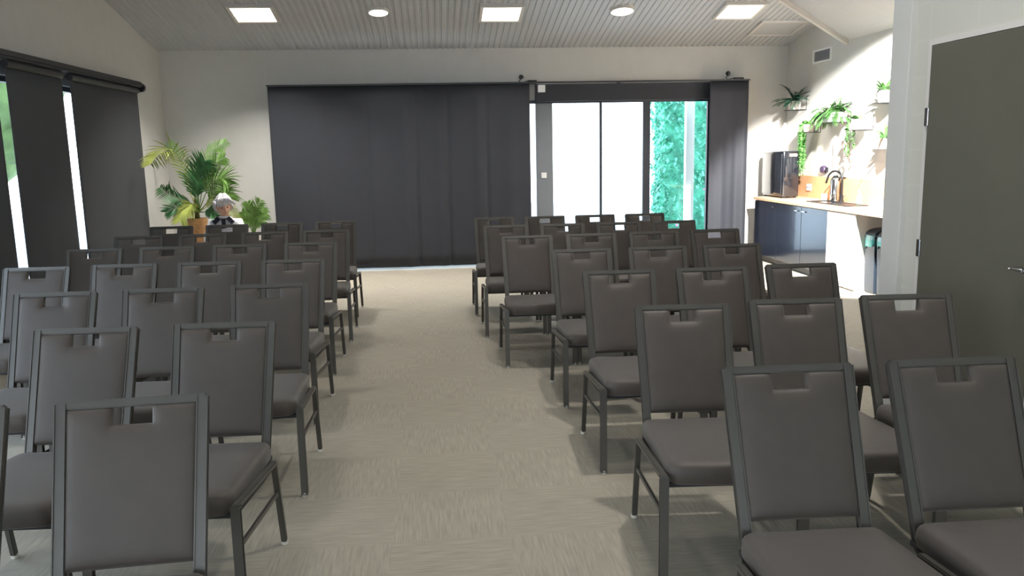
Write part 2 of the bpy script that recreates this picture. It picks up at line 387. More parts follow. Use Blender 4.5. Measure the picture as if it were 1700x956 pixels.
# ------------------------------------------------------------------ roller blinds on the left wall
XB = XL+.09
yA = atx(7, 125, XB).y; y1a, y1b = atx(30, 445, XB).y, atx(47, 445, XB).y
y2a, y2b = atx(132, 412, XB).y, atx(145, 412, XB).y
yend = (atx(230, 150, XB).y+atx(241, 385, XB).y)/2+.05
zt = atx(180, 133, XB).z
def blind(ya, yb, za, label, taper=0):
    t = thing('roller_blind', label, 'blind', (XB, (ya+yb)/2, .1))
    m = (ya+yb)/2
    bm = bmesh.new(); n = 24; nz = 10; rows = []
    for s in (0, .004):
        rows.append([[bm.verts.new((s+.004*math.sin(i*.8)*j/nz, ya-m+(yb-ya)*i/n, za-.1+(0.02-(za-.1))*j/nz)) for i in range(n+1)] for j in range(nz+1)])
    f, b = rows
    for j in range(nz):
        for i in range(n): bm.faces.new((f[j][i], f[j+1][i], f[j+1][i+1], f[j][i+1])); bm.faces.new((b[j][i], b[j][i+1], b[j+1][i+1], b[j+1][i]))
        for i in (0, n): bm.faces.new((f[j][i], f[j+1][i], b[j+1][i], b[j][i]))
    for j in (0, nz):
        for i in range(n): bm.faces.new((f[j][i], f[j][i+1], b[j][i+1], b[j][i]))
    obj('blind_fabric', bm, M['blind'], t, 'all')
    obj('bottom_bar', B(-.01, .015, ya-m, yb-m, -.01, .022, bev=.004), M['rail'], t)
    bm = bmesh.new(); tube(bm, [(0.0, ya-m, za-.1), (0.0, yb-m, za-.1)], .036, 16); obj('roller_tube', bm, M['rail'], t, True)
    return t
blind(5.95, y1a, zt-.055, 'charcoal roller blind at the left edge of the picture')
blind(y1b, y2a, zt-.055, 'charcoal roller blind between the two light slits')
blind(y2b, yend, zt-.055, 'charcoal roller blind nearest the palm corner')
bf = thing('blind_housing', 'dark tubular rail running above the left wall blinds', 'rail', (XB, 8.3, zt-.01))
bm = bmesh.new(); bar(bm, (.02, 5.9-8.3, .03), (.02, yend+.08-8.3, .03), .09, .07, bev=.02); obj('housing', bm, M['rail'], bf, True)
bm = bmesh.new(); tube(bm, [(.02, yend+.06-8.3, .0), (.02, yend+.12-8.3, .0)], .055, 16); obj('end_cap', bm, M['black'], bf, True)
bm = B(-.09, .0, yend-.1-8.3, yend-.06-8.3, -.02, .05); obj('bracket', bm, M['rail'], bf)

# ------------------------------------------------------------------ olive door
dm = (dY0+dY1)/2
dr = B(XD-.012, XD+.035, dY0+.004, dY1-.004, .01, dH-.004, bev=.002)
do = struct('door_1', dr, M['door'], 'large olive grey flush door on the right')
bm = bmesh.new(); hy, hz = atx(1692, 448, XD-.05).y, atx(1692, 448, XD-.05).z
hy = min(hy, dY0+.13)
lathe(bm, [(0, 0), (.026, 0), (.026, .008), (.012, .012), (.012, .05), (0, .05)], seg=16)
for v in bm.verts: v.co = Vector((XD-.012-v.co.z, hy-.03+v.co.x, hz+v.co.y))
tube(bm, [(XD-.055, hy-.03, hz), (XD-.06, hy+.0, hz), (XD-.06, hy+.03, hz), (XD-.052, hy+.06, hz-.002)], [.011, .011, .010, .008], 10)
obj('door_handle', bm, M['chrome'], do, True)
obj('lock_plate', B(XD-.018, XD-.012, hy-.065, hy+.0, hz-.13, hz+.12, bev=.002), M['black'], do)
for z in (1.78, 1.05, .35):
    obj('hinge', B(XD-.022, XD-.01, dY1-.02, dY1+.012, z-.05, z+.05, bev=.003), M['chrome'], do)
bm = bmesh.new(); box(bm, XD-.008, XD+.05, dY1, dY1+.03, 0, dH+.03); box(bm, XD-.008, XD+.05, dY0-.03, dY0, 0, dH+.03); box(bm, XD-.008, XD+.05, dY0, dY1, dH, dH+.03)
struct('trim_6', bm, M['trim'], 'thin pale frame around the olive door')

# ------------------------------------------------------------------ chairs
OY = .55
def recl(z): return -.19*(.9075-z)/.48   # y offset of the back plane at height z
def bp(u, z, off=0):                      # a point of the back plane; off is towards the sitter (-y)
    n = Vector((0, -1, .19/.48)).normalized()
    return Vector((u, OY+recl(z), z)) + n*off
def back_panel():
    W = .194; Z0 = .458; Z1 = .897; SW = .058; SZ = Z1-.052
    us = sorted({-W, -W+.006, -W+.016, -W+.035, -W+.07, W, W-.006, W-.016, W-.035, W-.07, -SW, SW, -SW-.006, SW+.006, -SW-.016, SW+.016, -SW-.035, SW+.035, -.03, 0, .03, -.0451, .0451})
    zs = sorted({Z0, Z0+.006, Z0+.016, Z0+.035, Z0+.07, .6, .66, .72, .77, Z1, Z1-.006, Z1-.016, Z1-.035, SZ, SZ-.006, SZ-.016, SZ-.035, SZ-.06})
    bm = bmesh.new(); V = {}
    def puff(u, z):
        d = min(W-abs(u), z-Z0, Z1-z); a = min(1, max(0, d/.045))
        du = max(0, abs(u)-SW); dz = max(0, SZ-z); ds = math.hypot(du, dz); s = min(1, ds/.045)
        g = lambda t: math.sqrt(max(0, 1-(1-t)**2))
        c = 1-((u/W)**2)*.3
        return .002 + .022*g(a)*g(s)*c
    for i, u in enumerate(us):
        for j, z in enumerate(zs):
            tp = 1-.045*(.9-z)/.45; V[i, j, 0] = bm.verts.new(bp(u*tp, z, puff(u, z))); V[i, j, 1] = bm.verts.new(bp(u*tp, z, -.006-.006*min(1, (W-abs(u))/.03)))
    nu, nz = len(us)-1, len(zs)-1
    solid = lambda i, j: 0 <= i < nu and 0 <= j < nz and not (abs((us[i]+us[i+1])/2) < SW and (zs[j]+zs[j+1])/2 > SZ)
    for i in range(nu):
        for j in range(nz):
            if not solid(i, j): continue
            bm.faces.new((V[i, j, 0], V[i+1, j, 0], V[i+1, j+1, 0], V[i, j+1, 0])); bm.faces.new((V[i, j, 1], V[i, j+1, 1], V[i+1, j+1, 1], V[i+1, j, 1]))
            for (ni, nj), (p, q) in {(i-1, j): ((i, j), (i, j+1)), (i+1, j): ((i+1, j), (i+1, j+1)), (i, j-1): ((i, j), (i+1, j)), (i, j+1): ((i, j+1), (i+1, j+1))}.items():
                if not solid(ni, nj): bm.faces.new((V[p+(0,)], V[q+(0,)], V[q+(1,)], V[p+(1,)]))
    bmesh.ops.delete(bm, geom=[v for v in bm.verts if not v.link_faces], context='VERTS')
    return bm
def cushion():
    bm = bmesh.new(); N = []
    yf, yr, wf, wr = -.875, -.215, .243, .226
    def outline(ins):
        pts = []
        def arc(cx, cy, r, a0, a1, n=6):
            for k in range(n+1):
                a = a0+(a1-a0)*k/n; pts.append((cx+r*math.cos(a), cy+r*math.sin(a)))
        rf, rr = .06, .035
        f = max(.005, rf-ins*.6); r = max(.005, rr-ins*.6)
        Wf, Wr, Yf, Yr = wf-ins, wr-ins, yf+ins, yr-ins
        arc(Wr-r, Yr-r, r, 0, PI/2); 
        for t in (.25, .5, .75): pts.append(((Wr-r)*(1-2*t), Yr))
        arc(-(Wr-r), Yr-r, r, PI/2, PI)
        for t in (.3, .65): pts.append((-(Wr+(Wf-Wr)*t), Yr+(Yf-Yr)*t))
        arc(-(Wf-f), Yf+f, f, PI, 1.5*PI)
        for t in (.2, .4, .6, .8): pts.append((-(Wf-f)*(1-2*t), Yf-.014*math.sin(PI*t)))
        arc(Wf-f, Yf+f, f, 1.5*PI, 2*PI)
        for t in (.35, .7): pts.append((Wf+(Wr-Wf)*t, Yf+(Yr-Yf)*t))
        return pts
    rings = []
    for ins, z in ((.014, .392), (.003, .398), (0, .41), (-.002, .43), (.0, .452), (.005, .464), (.013, .472), (.028, .477), (.07, .480), (.13, .482)):
        rings.append([bm.verts.new((x, OY+y, z+.065*(-y-.65))) for x, y in outline(ins)])
    for a, b in zip(rings, rings[1:]):
        for k in range(len(a)): j = (k+1) % len(a); bm.faces.new((a[k], a[j], b[j], b[k]))
    bm.faces.new(rings[0][::-1]); bm.faces.new(rings[-1])
    return bm
CHP = []
def build_chair():
    P = [('backrest', back_panel(), M['fabric'], 'all', []), ('seat', cushion(), M['fabric'], True, [])]
    bm = bmesh.new(); w = .2045; s = .026
    for sx in (-1, 1): bar(bm, bp(sx*(w-.010), .375, -.002), bp(sx*w, .9075, -.002), s, s, up=Vector((0, 1, 0)), bev=.004)
    bar(bm, bp(-w-.013, .907, -.002), bp(w+.013, .907, -.002), s, s, up=Vector((0, .37, .93)), bev=.004)
    P.append(('back_frame', bm, M['frame'], True, []))
    bm = bmesh.new()
    prism(bm, [(-.25, OY-.84), (.25, OY-.84), (.25, OY-.33), (.215, OY-.215), (-.215, OY-.215), (-.25, OY-.33)], 'z', .376, .392)
    for v in bm.verts: v.co.z += .065*(-(v.co.y-OY)-.65)
    for sx in (-1, 1): box(bm, sx*.2045-.012, sx*.2045+.012, OY-.36, OY-.19, .352, .372, bev=.003)
    P.append(('seat_frame', bm, M['pan'], False, []))
    for sx in (-1, 1):
        X = sx*.26
        P.append(('side_rail', bar(bmesh.new(), (X, OY-.875, .442), (X, OY-.325, .388), .026, .02, bev=.004), M['frame'], True, []))
        fx = sx*.261
        g = lathe(bmesh.new(), [(0, 0), (.013, 0), (.015, .006), (.0145, .016), (.0125, .022), (0, .022)], (fx, OY-.873, 0), 12)
        P.append(('leg', bar(bmesh.new(), (X, OY-.864, .44), (fx, OY-.873, .014), .024, .026, up=Vector((0, 1, 0)), bev=.004), M['frame'], True, [('glide', g, M['glide'])]))
        fx = sx*.265
        g = lathe(bmesh.new(), [(0, 0), (.013, 0), (.015, .006), (.0145, .016), (.0125, .022), (0, .022)], (fx, OY-.268, 0), 12)
        P.append(('leg', bar(bmesh.new(), (X, OY-.334, .389), (fx, OY-.27, .014), .024, .026, up=Vector((0, 1, 0)), bev=.004), M['frame'], True, [('glide', g, M['glide'])]))
        P.append(('stretcher', bar(bmesh.new(), (X, OY-.868, .288), (X+sx*.002, OY-.312, .252), .012, .022, bev=.003), M['frame'], True, []))
    root = bpy.data.objects.new('banquet_chair', None); C.objects.link(root); root.empty_display_size = .1
    for nm, bm, m, sm, subs in P:
        o = obj(nm, bm, m, root, sm)
        for sn, sb, smt in subs: obj(sn, sb, smt, o, True)
    return root
def copy_tree(o, parent=None):
    c = o.copy(); C.objects.link(c); c.parent = parent
    for ch in list(o.children): copy_tree(ch, c)
    return c
proto = build_chair(); used = False
ROWS_L = {1: [(-.94, 2.50, 4), (-1.52, 2.47, 4)],
 2: [(-.94, 3.62, -3), (-1.525, 3.62, -3)],
 3: [(-.955, 4.70, 1), (-1.53, 4.67, -1), (-2.105, 4.66, -1)],
 4: [(-1.0, 5.79, -2), (-1.575, 5.80, -2), (-2.15, 5.82, -2), (-2.72, 5.80, -2)],
 5: [(-1.04, 6.90, -1), (-1.62, 6.91, -1), (-2.20, 6.90, -1), (-2.77, 6.89, -1)],
 6: [(-1.05, 8.00, 1), (-1.63, 7.99, 1), (-2.20, 7.95, 1), (-2.77, 7.91, 1)],
 7: [(-1.08, 9.06, 0), (-1.65, 9.02, 0), (-2.22, 8.97, 0), (-2.79, 8.95, 0)]}
ROWS_R = {1: [(1.15, 2.53, -1.7), (1.72, 2.52, -1.7)],
 2: [(1.13, 3.63, -4), (1.69, 3.66, -4), (2.25, 3.67, -4)],
 3: [(1.09, 4.76, -1), (1.66, 4.75, -1), (2.23, 4.77, -1)],
 4: [(1.06, 5.86, 0), (1.63, 5.86, 0), (2.20, 5.87, 0)],
 5: [(.78, 6.91, 0), (1.34, 6.93, 0), (1.90, 6.95, 0), (2.46, 6.99, 0)],
 6: [(.69, 7.96, 0), (1.25, 7.95, 0), (1.81, 7.93, 0), (2.37, 7.93, 0)],
 7: [(.65, 8.95, 0), (1.21, 8.93, 0), (1.77, 8.92, 0), (2.33, 8.91, 0)]}
ORD = ['', 'nearest', 'second', 'third', 'fourth', 'fifth', 'sixth', 'furthest']
POS = ['at the aisle', 'second from the aisle', 'third from the aisle', 'fourth from the aisle']
for side, rows in (('left', ROWS_L), ('right', ROWS_R)):
    for k, row in rows.items():
        for i, (x, y, a) in enumerate(row):
            o = copy_tree(proto) if used else proto; used = True
            a = math.radians(a)
            # the top bar centre sits OY behind the origin
            o.location = (x+math.sin(a)*OY, y-math.cos(a)*OY, 0); o.rotation_euler = (0, 0, a)
            tag(o, 'dark padded banquet chair, %s block, %s row from camera, %s' % (side, ORD[k], POS[i]), 'chair', 'banquet chairs in the %s block' % side)

# ------------------------------------------------------------------ ceiling fittings
SL = math.atan(.2)
def slope_obj(x, y, dz=0): return (x, y, zc(y)+dz)
PE = 42
def lamp(t, shape, size, e, dz):
    l_ = bpy.data.lights.new('lamp', 'AREA'); l_.shape = shape; l_.size = size; l_.energy = e; l_.color = (1, .96, .9); l_.spread = math.radians(112)
    o = bpy.data.objects.new('lamp_glow', l_); C.objects.link(o); o.parent = t; o.location = (0, 0, dz); o.rotation_euler = (SL, 0, 0)
def panel_light(x, y, label, group='square ceiling light panels', e=2.1):
    t = thing('panel_light', label, 'ceiling light', slope_obj(x, y, -.005), group=group); t.rotation_euler = (-SL, 0, 0)
    bm = bmesh.new(); s = .27; i = .235
    for a in ((-s, -i, -s, s), (i, s, -s, s), (-i, i, -s, -i), (-i, i, i, s)): box(bm, *a, -.03, .02)
    obj('frame', bm, M['trim'], t)
    obj('diffuser', B(-i, i, -i, i, -.018, .0), M['diff'], t)
    lamp(t, 'SQUARE', .46, PE*e, -.021)
    return t
def round_light(x, y, r, label, dz=0, e=.9):
    t = thing('round_light', label, 'ceiling light', slope_obj(x, y, dz), group='round ceiling lights'); t.rotation_euler = (-SL, 0, 0)
    bm = lathe(bmesh.new(), [(0, .02), (r*1.08, .02), (r*1.08, -.012), (r, -.03), (r*.97, -.03), (r*.97, -.0)], seg=32); obj('frame', bm, M['trim'], t, True)
    bm = lathe(bmesh.new(), [(r*.97, -.012), (r*.97, -.026), (r*.8, -.036), (0, -.04)], seg=32); obj('diffuser', bm, M['diff'], t, True)
    lamp(t, 'DISK', r*1.7, PE*e, -.043)
def onceil(x, y):
    d = ray(x, y); k = 3.075+.2*YB
    tt = (k-CH)/(d.z+.2*d.y); return CAM+d*tt
for (px, py), lb in (((421, 21), 'square lit ceiling panel above the left chairs, leftmost of three'), ((832, 20), 'square lit ceiling panel in the middle, above the aisle'), ((1228, 16), 'square lit ceiling panel at right, beside the edge beam')):
    q = onceil(px, py); panel_light(q.x, q.y, lb, e={421: 2.8, 832: 1.0, 1228: 1.4}[px])
q = onceil(628, 18); round_light(q.x, q.y, .12, 'smaller round ceiling light between the left and middle panels')
q = onceil(1033, 16); round_light(q.x, q.y, .145, 'bright round ceiling light between the middle and right panels')
# access hatch
q = onceil(1290, 46)
t = thing('access_hatch', 'flat access hatch in the ceiling near the kitchen corner', 'hatch', slope_obj(q.x, q.y, 0)); t.rotation_euler = (-SL, 0, 0)
obj('hatch_panel', B(-.29, .29, -.24, .24, -.012, .005, bev=.003), M['ceil'], t)
bm = bmesh.new()
for a in ((-.32, -.285, -.27, .27), (.285, .32, -.27, .27), (-.29, .29, -.27, -.235), (-.29, .29, .235, .27)): box(bm, *a, -.022, .005)
obj('hatch_frame', bm, M['trim'], t)
# unseen panels added further forward to light the room
for x, y in ((-2.0, 6.4), (.87, 6.4), (-2.0, 2.6), (.87, 2.6), (-.6, -1)):
    panel_light(x, y, 'added unseen ceiling panel overhead in front of the visible row', 'added unseen ceiling light panels overhead', .65)

round_light(1.75, 3.9, .145, 'added unseen round light overhead, brightening the column near the olive door', e=1.2)  # extra lamp out of view, added to brighten the column
# ------------------------------------------------------------------ kitchen corner
def ky(x, y, X=XR-.005): return atx(x, y, X)
v0, v1 = ky(1352, 95), ky(1380, 90)
ym = (v0.y+v1.y)/2; zm = (ky(1366, 92)).z
t = thing('wall_vent', 'white framed air vent high on the kitchen wall', 'vent', (XR, ym, zm))
W = abs(v0.y-v1.y)/2; H = .075
bm = bmesh.new()
for a in ((-W-.02, -W+.015, -H-.015, H+.015), (W-.015, W+.02, -H-.015, H+.015), (-W, W, -H-.015, -H+.01), (-W, W, H-.01, H+.015)): box(bm, -.02, 0, *a)
obj('frame', bm, M['white'], t)
bm = bmesh.new()
for k in range(7):
    z = -H+.02+k*(2*H-.03)/6; bar(bm, (-.009, -W+.01, z), (-.009, W-.01, z), .014, .003, up=Vector((.6, 0, .8)), bev=0)
box(bm, -.003, 0, -W, W, -H, H); obj('louvre', bm, M['vent'], t)
XF = 4.65; WT = .91
y_far = YC-.1; y_near = 8.0
# worktop
wt = thing('worktop', 'pale birch worktop running along the kitchen wall', 'worktop', ((XF+XR)/2, 9.8, WT))
obj('top_board', B(XF-.02-(XF+XR)/2, (XR-.01)-(XF+XR)/2, y_near-9.8, y_far-9.8, -.04, 0, bev=.004), M['birch'], wt)
obj('leg_panel', B(XF+.02-(XF+XR)/2, XR-.02-(XF+XR)/2, y_near-9.8, y_near-9.8+.03, -WT, -.04), M['whitemat'], wt)
yS0, yS1 = ky(1470, 302).y-.6, ky(1326, 300).y+.5
o = obj('splashback', B(-.015, 0, yS0-9.8, yS1-9.8, .0, .3, bev=.002), M['splash'], loc=(XR-.001, 9.8, WT)); tag(o, 'tan timber splashback behind the sink and tap', 'splashback')
# cabinets: one run of dark units, then the white unit
yc = [y_far, atx(1290, 350, XF).y, atx(1330, 350, XF).y, atx(1375, 349, XF).y]
hn = 0
labs = ['glossy dark base cabinet beside the right-hand curtain', 'glossy dark base cabinet under the black appliance', 'glossy dark base cabinet next to the white unit']
for i in range(3):
    a, b = yc[i+1], yc[i]; m = (a+b)/2
    t = thing('base_cabinet', labs[i], 'cabinet', (XF, m, 0), group='dark base cabinets')
    obj('body', B(.03, XR-XF-.03, a-m+.002, b-m-.002, .08, WT-.042), M['navy'], t)
    obj('plinth', B(.06, .09, a-m+.002, b-m-.002, 0, .08), M['black'], t)
    d = obj('door', B(.005, .028, a-m+.004, b-m-.004, .09, WT-.05, bev=.003), M['navy'], t)
    hy_ = a-m+.09 if i < 2 else b-m-.12
    obj('handle', B(-.015, .006, hy_, hy_+.09, WT-.115, WT-.1, bev=.003), M['chrome'], d)
ya, yb = atx(1420, 400, XF).y, yc[3]; m = (ya+yb)/2
t = thing('white_unit', 'white appliance-sized unit between dark cabinets and the bins', 'cabinet', (XF, m, 0))
obj('body', B(.02, XR-XF-.03, ya-m+.002, yb-m-.002, .0, WT-.042), M['whitemat'], t)
d = obj('door', B(-.012, .018, ya-m+.004, yb-m-.006, .02, WT-.05, bev=.006), M['white'], t)
# bins
for i, (px0, px1) in enumerate(((1430, 1448), (1450, 1469))):
    a = atx(px0, 440, 4.74).y-.02; b = atx(px1, 440, 4.74).y-.02; m = (a+b)/2; w = abs(a-b)/2-.012
    t = thing('waste_bin', ['tall dark waste bin under the worktop, further from the column', 'tall dark waste bin under the worktop, next to the column'][i], 'bin', (4.92, m, 0), group='waste bins')
    bm = bmesh.new(); L_ = []
    for z, s in ((0, .86), (.02, .9), (.6, 1), (.64, 1.02)):
        L_.append([bm.verts.new((sx*.17*s, sy*w*s, z)) for sx, sy in ((-1, -1), (1, -1), (1, 1), (-1, 1))])
    for p, q in zip(L_, L_[1:]):
        for k in range(4): j = (k+1) % 4; bm.faces.new((p[k], p[j], q[j], q[k]))
    bm.faces.new(L_[0]); bm.faces.new(L_[-1]); obj('body', bm, M['bin'], t)
    bm = bmesh.new(); n = 40; R1 = []; R2 = []; R3 = []
    for k in range(n):
        a_ = 2*PI*k/n; ca, sa = math.cos(a_), math.sin(a_); e = .35
        X_ = math.copysign(abs(ca)**e, ca); Y_ = math.copysign(abs(sa)**e, sa)
        R1.append(bm.verts.new((X_*.178, Y_*(w+.004), .645))); R2.append(bm.verts.new((X_*.185, Y_*(w+.009), .60)))
        R3.append(bm.verts.new((X_*.182, Y_*(w+.007), .52+.03*math.sin(a_*2+i)+.012*math.sin(a_*9))))
    for p, q in ((R1, R2), (R2, R3)):
        for k in range(n): j = (k+1) % n; bm.faces.new((p[k], p[j], q[j], q[k]))
    for f in bm.faces: f.material_index = 1 if min(v.co.z for v in f.verts) < .58 else 0
    obj('bag', bm, [M['bag'], M['bagt']], t, 'all')
    bm = bmesh.new(); r_ = 8; pr = [( .17*math.cos(PI*k/r_), .65+.07*math.sin(PI*k/r_)) for k in range(r_+1)]
    prism(bm, pr, 'y', -w, w); obj('lid', bm, M['bin'], t, True)
# black countertop appliance
XA = 4.82
pa = atx(1266, 290, XA); pb = atx(1300, 290, XA); pt = atx(1283, 251, XA).z
a, b = pb.y, pa.y; m = (a+b)/2; xr = aty(1327, 290, a).x
hgt = pt-WT
t = thing('countertop_oven', 'tall black glossy countertop appliance in the kitchen corner', 'appliance', ((XA+xr)/2, m, WT))
hx = (xr-XA)/2; hyv = (b-a)/2
obj('body', B(-hx, hx, -hyv, hyv, .015, hgt, bev=.02), M['blackgloss'], t, True)
bm = bmesh.new(); 
for sx in (-1, 1):
    for sy in (-1, 1): lathe(bm, [(0, 0), (.02, 0), (.02, .02), (0, .02)], (sx*(hx-.04), sy*(hyv-.04), 0), 12)
obj('feet', bm, M['black'], t)
obj('door', B(-hx-.018, -hx-.001, -hyv+.02, hyv-.02, .04, hgt-.03, bev=.012), M['blackgloss'], t, True)
o = obj('label_sticker', B(hx-.15, hx-.04, -hyv-.003, -hyv-.0005, hgt-.075, hgt-.035), M['tan'], t); o['label'] = 'pale orange sticker'
lathe_b = lathe(bmesh.new(), [(0, 0), (.018, 0), (.018, .01), (0, .012)], seg=14)
for v in lathe_b.verts: v.co = Vector((-.0+v.co.x, -hyv-v.co.z, hgt*.42+v.co.y))
obj('knob', lathe_b, M['black'], t)
# sink, tap and things on the worktop
ys = (atz(1345, 334, WT).y+atz(1450, 343, WT).y)/2
t = thing('sink', 'black inset sink with drainer in the worktop', 'sink', (4.95, ys, WT+.002))
bm = bmesh.new(); 
for a_ in ((-.15, .15, -.5, -.47), (-.15, .15, .47, .5), (-.15, -.12, -.47, .47), (.12, .15, -.47, .47), (-.12, .12, .02, .06)): box(bm, *a_, 0, .012, bev=.003)
box(bm, -.13, .13, -.48, .03, .0, .006)
obj('rim', bm, M['black'], t)
obj('bowl', B(-.12, .12, .06, .47, .0, .004), M['blackgloss'], t)
bs = atz(1397, 335, WT); tx = XR-.075; ty = bs.y-.15
bs = atx(1397, 332, tx); ty = bs.y
t = thing('kitchen_tap', 'black gooseneck tap arching over the sink', 'tap', (tx, ty, WT))
ap = atx(1381, 282, tx-.02).z-WT
pts = [(0, 0, .02)]+[(0, 0, z) for z in (.1, .18, ap-.12)]
R_ = .11; ddx, ddy = -.45, .89
for k in range(1, 10):
    an = PI*k/9*.93; pts.append((ddx*R_*(1-math.cos(an)), ddy*R_*(1-math.cos(an)), ap-.12+R_*math.sin(an)))
l = Vector(pts[-1]); pts.append(tuple(l+Vector((ddx*.025, ddy*.025, -.07))))
obj('spout', tube(bmesh.new(), pts, .013, 10), M['black'], t, 'all')
obj('base', lathe(bmesh.new(), [(0, 0), (.032, 0), (.032, .012), (.022, .02), (.02, .09), (0, .09)], seg=18), M['black'], t, True)
obj('lever', tube(bmesh.new(), [(0, 0, .06), (.02, -.05, .07), (.03, -.09, .1)], [.011, .008, .006], 8), M['chrome'], t, 'all')
q = atx(1387, 330, XR-.085)
t = thing('steel_flask', 'tall brushed steel cylinder standing behind the tap', 'flask', (XR-.085, q.y+.02, WT))
h = atx(1387, 294, XR-.085).z-WT
obj('body', lathe(bmesh.new(), [(0, 0), (.058, 0), (.06, .01), (.06, h-.03), (.045, h-.006), (0, h-.006)], seg=24), M['chrome'], t, True)
obj('cap', lathe(bmesh.new(), [(0, h-.006), (.03, h-.006), (.03, h+.02), (0, h+.022)], seg=18), M['black'], t, True)
q = atx(1427, 333, XR-.1)
t = thing('soap_bottle', 'white pump soap bottle on the worktop right of the tap', 'bottle', (XR-.1, q.y, WT))
obj('body', lathe(bmesh.new(), [(0, 0), (.032, 0), (.034, .01), (.034, .1), (.014, .125), (.014, .135), (0, .135)], seg=18), M['whitemat'], t, True)
obj('pump', tube(bmesh.new(), [(0, 0, .135), (0, 0, .165), (-.035, .0, .165)], .006, 8), M['white'], t)
obj('liquid_band', lathe(bmesh.new(), [(.0345, .008), (.0352, .01), (.0352, .035), (.0345, .037)], seg=18), M['soap'], t, True)
q = atx(1368, 329, XR-.12)
t = thing('mug', 'small white mug on the worktop left of the tap', 'mug', (XR-.12, q.y, WT))
obj('cup', lathe(bmesh.new(), [(0, 0), (.034, 0), (.038, .01), (.04, .085), (.036, .085), (.034, .012), (0, .012)], seg=20), M['white'], t, True)
obj('handle', tube(bmesh.new(), [(0, -.038, .07), (0, -.062, .06), (0, -.062, .035), (0, -.036, .022)], .005, 8), M['white'], t, 'all')
q = atx(1465, 341, XR-.25)
t = thing('tumbler', 'white tumbler at the column end of the worktop', 'cup', (XR-.3, atx(1466, 345, XR-.3).y, WT))
obj('cup', lathe(bmesh.new(), [(0, 0), (.03, 0), (.036, .1), (.033, .1), (.028, .006), (0, .006)], seg=20), M['white'], t, True)
# wall fittings
q = atx(1343, 311, XR-.02)
t = thing('power_outlet', 'white power outlet on the timber splashback', 'outlet', (XR-.016, q.y, q.z))
obj('plate', B(-.012, 0, -.07, .07, -.045, .045, bev=.004), M['white'], t)
for s in (-1, 1): obj('socket', B(-.016, -.012, s*.03-.012, s*.03+.012, -.012, .012), M['vent'], t)
q = atx(1367, 281, XR-.02)
t = thing('wall_socket', 'dark round socket on the wall above the tap', 'socket', (XR, q.y, q.z))
bm = lathe(bmesh.new(), [(0, 0), (.075, 0), (.075, .02), (.06, .045), (0, .05)], seg=22)
for v in bm.verts: v.co = Vector((-v.co.z, v.co.x, v.co.y*.7))
obj('housing', bm, M['purple'], t, True)
obj('cover', B(-.03, 0, -.1, -.02, -.04, .03, bev=.005), M['black'], t)
qa, qb = atx(1384, 260, XR-.02), atx(1407, 260, XR-.02)
zt_ = atx(1395, 234, XR-.02).z
o = obj('wall_panel', B(-.03, 0, -(qa.y-qb.y)/2, (qa.y-qb.y)/2, 0, zt_-1.22, bev=.003), M['trim'], loc=(XR-.001, (qa.y+qb.y)/2, 1.22)); tag(o, 'pale grey upright panel on the wall behind the tap', 'panel')

# plants on the kitchen wall
def leafblade(bm, p, d, L, w, droop, n=4, mi=0, up=Vector((0, 0, 1))):
    """narrow arching leaf"""
    d = Vector(d).normalized(); side = d.cross(up)
    side = side.normalized() if side.length > .01 else Vector((1, 0, 0))
    prev = None; q = Vector(p)
    for k in range(n+1):
        t = k/n; ww = w*math.sin(PI*(.15+.85*t))*.5+.0006
        a = bm.verts.new(q+side*ww); b = bm.verts.new(q-side*ww)
        if prev:
            f = bm.faces.new((prev[0], a, b, prev[1])); f.material_index = mi
        prev = (a, b); d = (d+Vector((0, 0, -droop/n))).normalized(); q = q+d*L/n
def frond(bm, p, d, L, nleaf, ll, lw, droop, mi=0, vee=.5, stem=.004, bare=.15, seg=14):
    d = Vector(d).normalized(); q = Vector(p); pts = [q.copy()]; dirs = [d.copy()]
    for k in range(seg):
        d = (d+Vector((0, 0, -droop/seg))).normalized(); q = q+d*L/seg; pts.append(q.copy()); dirs.append(d.copy())
    tube(bm, pts, [stem*(1-.8*k/seg) for k in range(seg+1)], 5)
    for i in range(nleaf):
        t = bare+(1-bare)*i/(nleaf-1); f = t*seg; k = min(int(f), seg-1); pos = pts[k].lerp(pts[k+1], f-k); dd = dirs[k]
        s = dd.cross(Vector((0, 0, 1))); s = s.normalized() if s.length > .05 else Vector((1, 0, 0))
        l = ll*(math.sin(PI*min(1, .12+.86*t)))**.6
        for sg in (-1, 1):
            leafblade(bm, pos, s*sg*.9+dd*.75+Vector((0, 0, .25*vee+random.uniform(-.1, .1))), l*random.uniform(.85, 1.1), lw, .55, 3, mi, up=Vector((0, 0, 1)))
def pot(bm, r, h, sq=False, w=None):
    if sq: box(bm, -r, r, -w, w, 0, h, bev=.008)
    else: lathe(bm, [(0, 0), (r*.8, 0), (r*.84, .005), (r, h), (r*.92, h), (r*.9, h-.015), (0, h-.015)], seg=22)
    return bm
